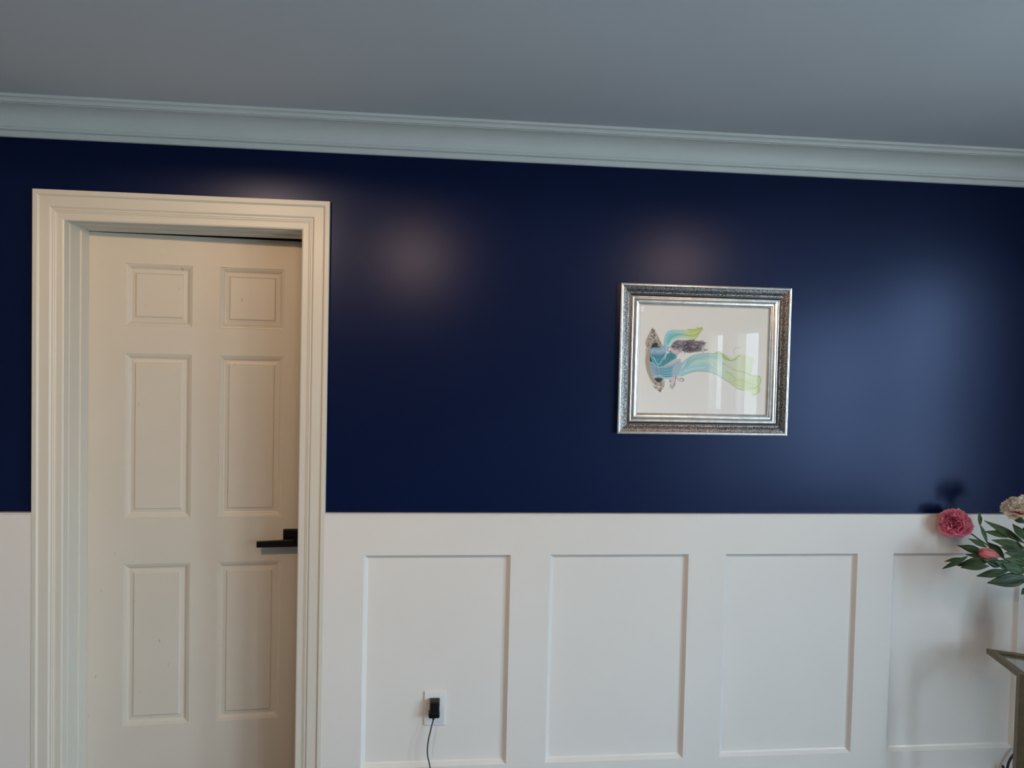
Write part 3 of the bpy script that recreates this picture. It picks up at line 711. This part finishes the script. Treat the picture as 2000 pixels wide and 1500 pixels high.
def petal_mesh(L, W, cup, curl, frill, seed, nu=7, nv=8):
    """petal in local space: grows along +z, face towards +x (inward), base at origin"""
    r = random.Random(seed); v = []; f = []; ln = []
    ph = [r.uniform(0, 6.28) for _ in range(4)]
    for j in range(nv + 1):
        t = j / nv
        wd = W * (0.22 + 0.78 * min(1, t * 1.35) ** 0.75) * (1 - 0.25 * max(0, t - 0.8) / 0.2)
        for i in range(nu + 1):
            s = 2 * i / nu - 1
            fr = frill * t ** 1.8 * (math.sin(4.6 * s + ph[0]) * 0.9 + math.sin(9.5 * s + ph[1]) * 0.5)
            y = s * wd * 0.5
            x = cup * (s * s) * wd * 0.9 + math.sin(t * math.pi * 0.5) ** 2 * curl * L + fr
            z = L * (t * (1 - abs(curl) * 0.4 * t) - 0.22 * abs(s) ** 2.2 * t + 0.045 * math.sin(8 * s + ph[2]) * t ** 3)
            v.append((x, y, z)); ln.append(t)
    for j in range(nv):
        for i in range(nu):
            a = j * (nu + 1) + i; f.append((a, a + 1, a + nu + 2, a + nu + 1))
    me = bpy.data.meshes.new('petal'); me.from_pydata(v, [], f)
    at2 = me.attributes.new('len', 'FLOAT', 'POINT'); at2.data.foreach_set('value', ln)
    for p in me.polygons: p.use_smooth = True
    return me

def bloom(root, centre, axis, rings, material, seed=0, jit=9):
    """petals of a bloom as parts of root; axis is where the bloom faces"""
    axis = Vector(axis).normalized(); base = axis.to_track_quat('Z', 'Y')
    r = random.Random(seed)
    for (n, tilt, L, W, cup, curl, frill, lift) in rings:
        meshes = [petal_mesh(L, W, cup, curl, frill, r.random()) for _ in range(3)]
        for me in meshes: me.materials.append(material)
        a0 = r.uniform(0, 6.28)
        for k in range(n):
            az = a0 + 2 * math.pi * k / n + r.uniform(-.03, .03) * jit
            tl = math.radians(tilt + r.uniform(-1, 1) * jit)
            q = base @ Quaternion((0, 0, 1), az) @ Quaternion((0, 1, 0), -tl)
            off = base @ (Quaternion((0, 0, 1), az) @ Vector((-0.004 * math.sin(tl) - 0.002, 0, lift)))
            o = bpy.data.objects.new('petal', meshes[k % 3]); col.objects.link(o); o.parent = root
            o.rotation_mode = 'QUATERNION'; o.rotation_quaternion = q
            o.location = Vector(centre) - Vector(root.location) + off
            s = r.uniform(.9, 1.08); o.scale = (s, s, s)

def leaf_obj(root, base, tip, wpx, bend=0.0, material=None, roll=0.0, facing=(-0.3, -1, 0.35)):
    b0, t0 = Vector(base), Vector(tip); ax = t0 - b0; L = ax.length; ax.normalize()
    nrm = Vector(facing); nrm = (nrm - ax * nrm.dot(ax)).normalized()
    nrm = Quaternion(ax, roll) @ nrm
    side = ax.cross(nrm).normalized()
    v = []; f = []; n = 10
    for j in range(n + 1):
        t = j / n
        wd = wpx * (math.sin(math.pi * t ** 0.92) ** 1.08) * 0.46 + 0.0007
        c = b0 + ax * (L * t) + nrm * (math.sin(math.pi * t) * bend * L)
        for s, dz in ((-1, 0.22), (-.5, 0.04), (0, -0.10), (.5, 0.04), (1, 0.22)):
            wav = 0.05 * wpx * math.sin(t * 11 + s * 2)
            v.append(c + side * (s * wd) + nrm * (dz * wd + wav * abs(s)))
    for j in range(n):
        for i in range(4):
            a = j * 5 + i; f.append((a, a + 1, a + 6, a + 5))
    off = Vector(root.location); v = [p - off for p in v]
    o = link('leaf', v, f, material or LEAFM, root, True)
    md = o.modifiers.new('s', 'SOLIDIFY'); md.thickness = 0.0006
    return o
def cz(x, y): return 1780 + x / 5.768, 940 + y / 5.768         # zoomed-in reading -> photograph pixel

VX, VY = 3.475, -0.235
# glass-free ceramic vase standing on the table, just outside the frame
VASEM = noisy(mat('cream_ceramic_glaze', (0.66, 0.62, 0.55), 0.25), (0.60, 0.55, 0.47), 6)
q = MB(); q.lathe(VX, VY, [(0.0001, TZ - 0.005), (0.038, TZ - 0.005), (0.042, TZ + 0.002), (0.055, TZ + 0.05), (0.058, TZ + 0.09), (0.046, TZ + 0.145), (0.028, TZ + 0.185), (0.026, TZ + 0.20), (0.034, TZ + 0.222),
      (0.030, TZ + 0.222), (0.022, TZ + 0.20), (0.024, TZ + 0.18), (0.04, TZ + 0.14), (0.05, TZ + 0.08), (0.0001, TZ + 0.01)], 48)
vase = q.build('vase', VASEM, None, True); tag(vase, 'cream ceramic vase holding the peonies on the glass topped table', 'vase')
MOUTH = Vector((VX, VY, TZ + 0.215))
def stem(root, pts, r=0.0022):
    q = MB(); q.tube([p - Vector(root.location) for p in catmull(pts, 8)], r, 8); return q.build('stem', STEMM, root, True)
BASEV = Vector((VX, VY, TZ + 0.02))

# --- pink peony
pc = at(*cz(468, 455), -0.085)
pk = empty('peony', BASEV, 'fully open pink peony leaning left over the wainscot', 'flower')
ax = Vector((-0.50, -0.72, 0.42))
root_c = pc - ax.normalized() * 0.026 + Vector((0.008, 0, -0.004))
big = [(6, 100, .050, .066, .12, .12, .002, -.004), (7, 84, .058, .064, .20, .20, .003, 0), (8, 68, .060, .056, .25, .24, .004, .002), (9, 54, .060, .046, .3, .22, .006, .003), (11, 42, .058, .036, .35, .14, .0075, .005),
       (11, 30, .056, .031, .4, .06, .008, .006), (11, 19, .053, .027, .45, .0, .008, .007), (8, 8, .050, .024, .5, .0, .007, .007)]
bloom(pk, root_c, ax, big, PINK, 4, 15)
stem(pk, [root_c + Vector((0.012, 0.02, -0.012)), at(*cz(660, 585), -0.06), at(*cz(760, 655), -0.13), at(*cz(900, 750), -0.17), at(*cz(1080, 900), -0.2), MOUTH + Vector((-0.008, 0, 0)), BASEV + Vector((-0.006, 0, 0))], 0.0026)
PXM = 0.00056 / 5.768 * 5.768     # metres per photograph pixel at the flowers
def pl(root, b0, t0, wd, yb, yt, bend=0.03, m=None, roll=0.0, **k):
    return leaf_obj(root, at(*cz(*b0), yb), at(*cz(*t0), yt), wd / 5.768 * 0.00173, bend, m, roll, **k)
pl(pk, (850, 745), (645, 645), 62, -0.165, -0.13, .04, LEAFL)
pl(pk, (775, 500), (765, 345), 48, -0.14, -0.14, .03, LEAFL)
pl(pk, (855, 700), (770, 480), 46, -0.16, -0.14, .06, LEAFL)
pl(pk, (1045, 860), (855, 685), 120, -0.18, -0.14, -.05, LEAFL)
pl(pk, (880, 740), (940, 790), 40, -0.18, -0.14, -.05, LEAFL)

# --- cream peony at the frame's edge
wc = at(*cz(1215, 292), -0.20)
wp = empty('peony', BASEV, 'cream peony with a magenta throat above the leaves', 'flower')
ax2 = Vector((-0.30, -0.15, 0.94))
creamr = [(8, 92, .056, .050, .15, .10, .003, 0), (9, 78, .060, .046, .2, .14, .004, .002), (11, 64, .060, .038, .25, .14, .005, .003), (12, 50, .058, .032, .3, .10, .006, .004), (12, 35, .056, .028, .35, .06, .006, .006), (10, 20, .053, .025, .4, .04, .006, .008), (6, 6, .050, .024, .4, .0, .005, .008)]
bloom(wp, wc - ax2.normalized() * 0.022, ax2, creamr, CREAM, 9, 12)
q = MB(); q.lathe(0, 0, [(0.0001, -0.012), (0.008, -0.009), (0.012, 0.0), (0.010, 0.004), (0.0001, 0.006)], 16)
cal = q.build('calyx', STEMM, wp, True); cal.rotation_mode = 'QUATERNION'; cal.rotation_quaternion = ax2.to_track_quat('Z', 'Y'); cal.location = wc - ax2.normalized() * 0.028 - Vector(wp.location)
stem(wp, [wc - ax2.normalized() * 0.03, at(*cz(1290, 520), -0.21), at(*cz(1330, 800), -0.22), MOUTH + Vector((0.004, 0.004, 0)), BASEV + Vector((0.004, 0.005, 0))], 0.0026)
pl(wp, (1270, 470), (1130, 390), 80, -0.21, -0.19, .03)
pl(wp, (1275, 660), (1140, 480), 95, -0.22, -0.19, .05)
pl(wp, (1300, 700), (1260, 520), 80, -0.22, -0.2, .04)

# --- bud
bl_, br_ = at(*cz(768, 795), -0.232), at(*cz(990, 852), -0.228)
bd = empty('peony', BASEV, 'half-closed pale pink peony bud in front of the leaves', 'flower')
def bud_petal(root, p0, p1, rad, az, span, material, t0=0.0, t1=1.0, swell=1.0):
    """one petal wrapped round the bud; the bud's tip is at p1"""
    axis = (p1 - p0).normalized(); L = (p1 - p0).length; q0 = axis.to_track_quat('Z', 'Y')
    v = []; f = []; ln = []; nu, nv = 6, 9
    for j in range(nv + 1):
        t = t0 + (t1 - t0) * j / nv
        r = rad * (math.sin(math.pi * min(0.985, 0.02 + 0.96 * t ** 0.75)) ** 0.62) * swell
        for i in range(nu + 1):
            sx = 2 * i / nu - 1
            a = az + span * 0.5 * sx * (0.55 + 0.45 * math.sin(math.pi * min(1, j / nv * 0.9 + 0.1)))
            rr = r * (1 + 0.10 * abs(sx) ** 3 + 0.03 * math.sin(9 * sx + az))
            v.append(p0 + q0 @ Vector((rr * math.cos(a), rr * math.sin(a), L * t)) - Vector(root.location)); ln.append(0.35 + 0.65 * abs(sx) if j < nv else 1)
    for j in range(nv):
        for i in range(nu): k = j * (nu + 1) + i; f.append((k, k + 1, k + nu + 2, k + nu + 1))
    o = link('petal', v, f, material, root, True)
    at2 = o.data.attributes.new('len', 'FLOAT', 'POINT'); at2.data.foreach_set('value', ln)
    o.modifiers.new('s', 'SOLIDIFY').thickness = 0.0006
for k in range(5): bud_petal(bd, bl_, br_, 0.0165, 0.5 + k * 1.257, 1.7, BUDM, 0.0, 1.0, 0.93)
for k in range(5): bud_petal(bd, bl_, br_, 0.0165, 1.2 + k * 1.257, 1.25, BUDM, 0.0, 0.86 + 0.05 * (k % 2), 1.05)
for k in range(3): bud_petal(bd, bl_, br_, 0.0165, 0.2 + k * 2.1, 1.1, BUDM, 0.04, 0.60, 1.16)
bc = br_
stem(bd, [bc + Vector((0.008, 0, 0)), at(*cz(1050, 880), -0.24), at(*cz(1200, 1000), -0.235), MOUTH + Vector((-0.004, -0.006, 0)), BASEV + Vector((-0.004, -0.006, 0))], 0.002)
pl(bd, (850, 830), (515, 722), 100, -0.215, -0.17, .05, None, .25)
pl(bd, (940, 880), (690, 800), 90, -0.23, -0.2, .02)
pl(bd, (640, 845), (350, 985), 62, -0.23, -0.2, .06)
pl(bd, (560, 860), (375, 905), 34, -0.225, -0.2, .02)
pl(bd, (800, 850), (610, 825), 40, -0.225, -0.2, .02)

# --- leafy sprays
sp1 = empty('leaf_spray', BASEV, 'lower spray of dark green leaves spreading left below the bud', 'foliage')
stem(sp1, [at(*cz(900, 900), -0.25), at(*cz(1080, 960), -0.25), at(*cz(1250, 1080), -0.25), MOUTH + Vector((-0.008, -0.01, 0)), BASEV + Vector((-0.01, -0.004, 0))], 0.0022)
for (b0, t0, wd, yb, yt, bn, m_) in (((900, 880), (515, 950), 112, -.24, -.2, .08, None), ((880, 955), (555, 972), 80, -.25, -.22, .04, None), ((1090, 1010), (735, 1068), 95, -.26, -.23, .06, None),
      ((1330, 1085), (855, 1145), 165, -.27, -.25, .05, None), ((1050, 940), (800, 880), 90, -.25, -.24, .03, None), ((1180, 990), (930, 900), 120, -.26, -.25, .02, None),
      ((1260, 1020), (1020, 930), 130, -.265, -.255, .02, LEAFL), ((1300, 1200), (1240, 1275), 60, -.26, -.27, .02, None), ((1290, 1000), (1080, 1000), 120, -.262, -.25, .02, None), ((1000, 960), (860, 925), 60, -.255, -.24, .02, None)):
    pl(sp1, b0, t0, wd, yb, yt, bn, m_)
sp2 = empty('leaf_spray', BASEV, 'upper spray of olive green leaves between the cream peony and the bud', 'foliage')
stem(sp2, [at(*cz(1100, 600), -0.19), at(*cz(1230, 720), -0.2), at(*cz(1300, 900), -0.21), MOUTH + Vector((0.0, 0.01, 0)), BASEV + Vector((0.002, 0.01, 0))], 0.0022)
LEAFO = noisy(mat('olive_green_leaf', (0.026, 0.056, 0.014), 0.5, spec=0.35), (0.055, 0.10, 0.025), 22)
for (b0, t0, wd, yb, yt, bn, m_) in (((1280, 700), (820, 443), 92, -.2, -.15, .03, LEAFO), ((1150, 625), (820, 566), 78, -.19, -.15, .04, LEAFO), ((1290, 760), (905, 662), 110, -.2, -.17, .05, LEAFO),
      ((1300, 800), (1000, 740), 90, -.21, -.19, .03, LEAFO), ((1300, 840), (1040, 760), 100, -.22, -.2, .03, None), ((1330, 900), (1060, 800), 110, -.22, -.21, .03, LEAFO), ((1320, 950), (1030, 870), 110, -.225, -.215, .03, LEAFO)):
    pl(sp2, b0, t0, wd, yb, yt, bn, m_)
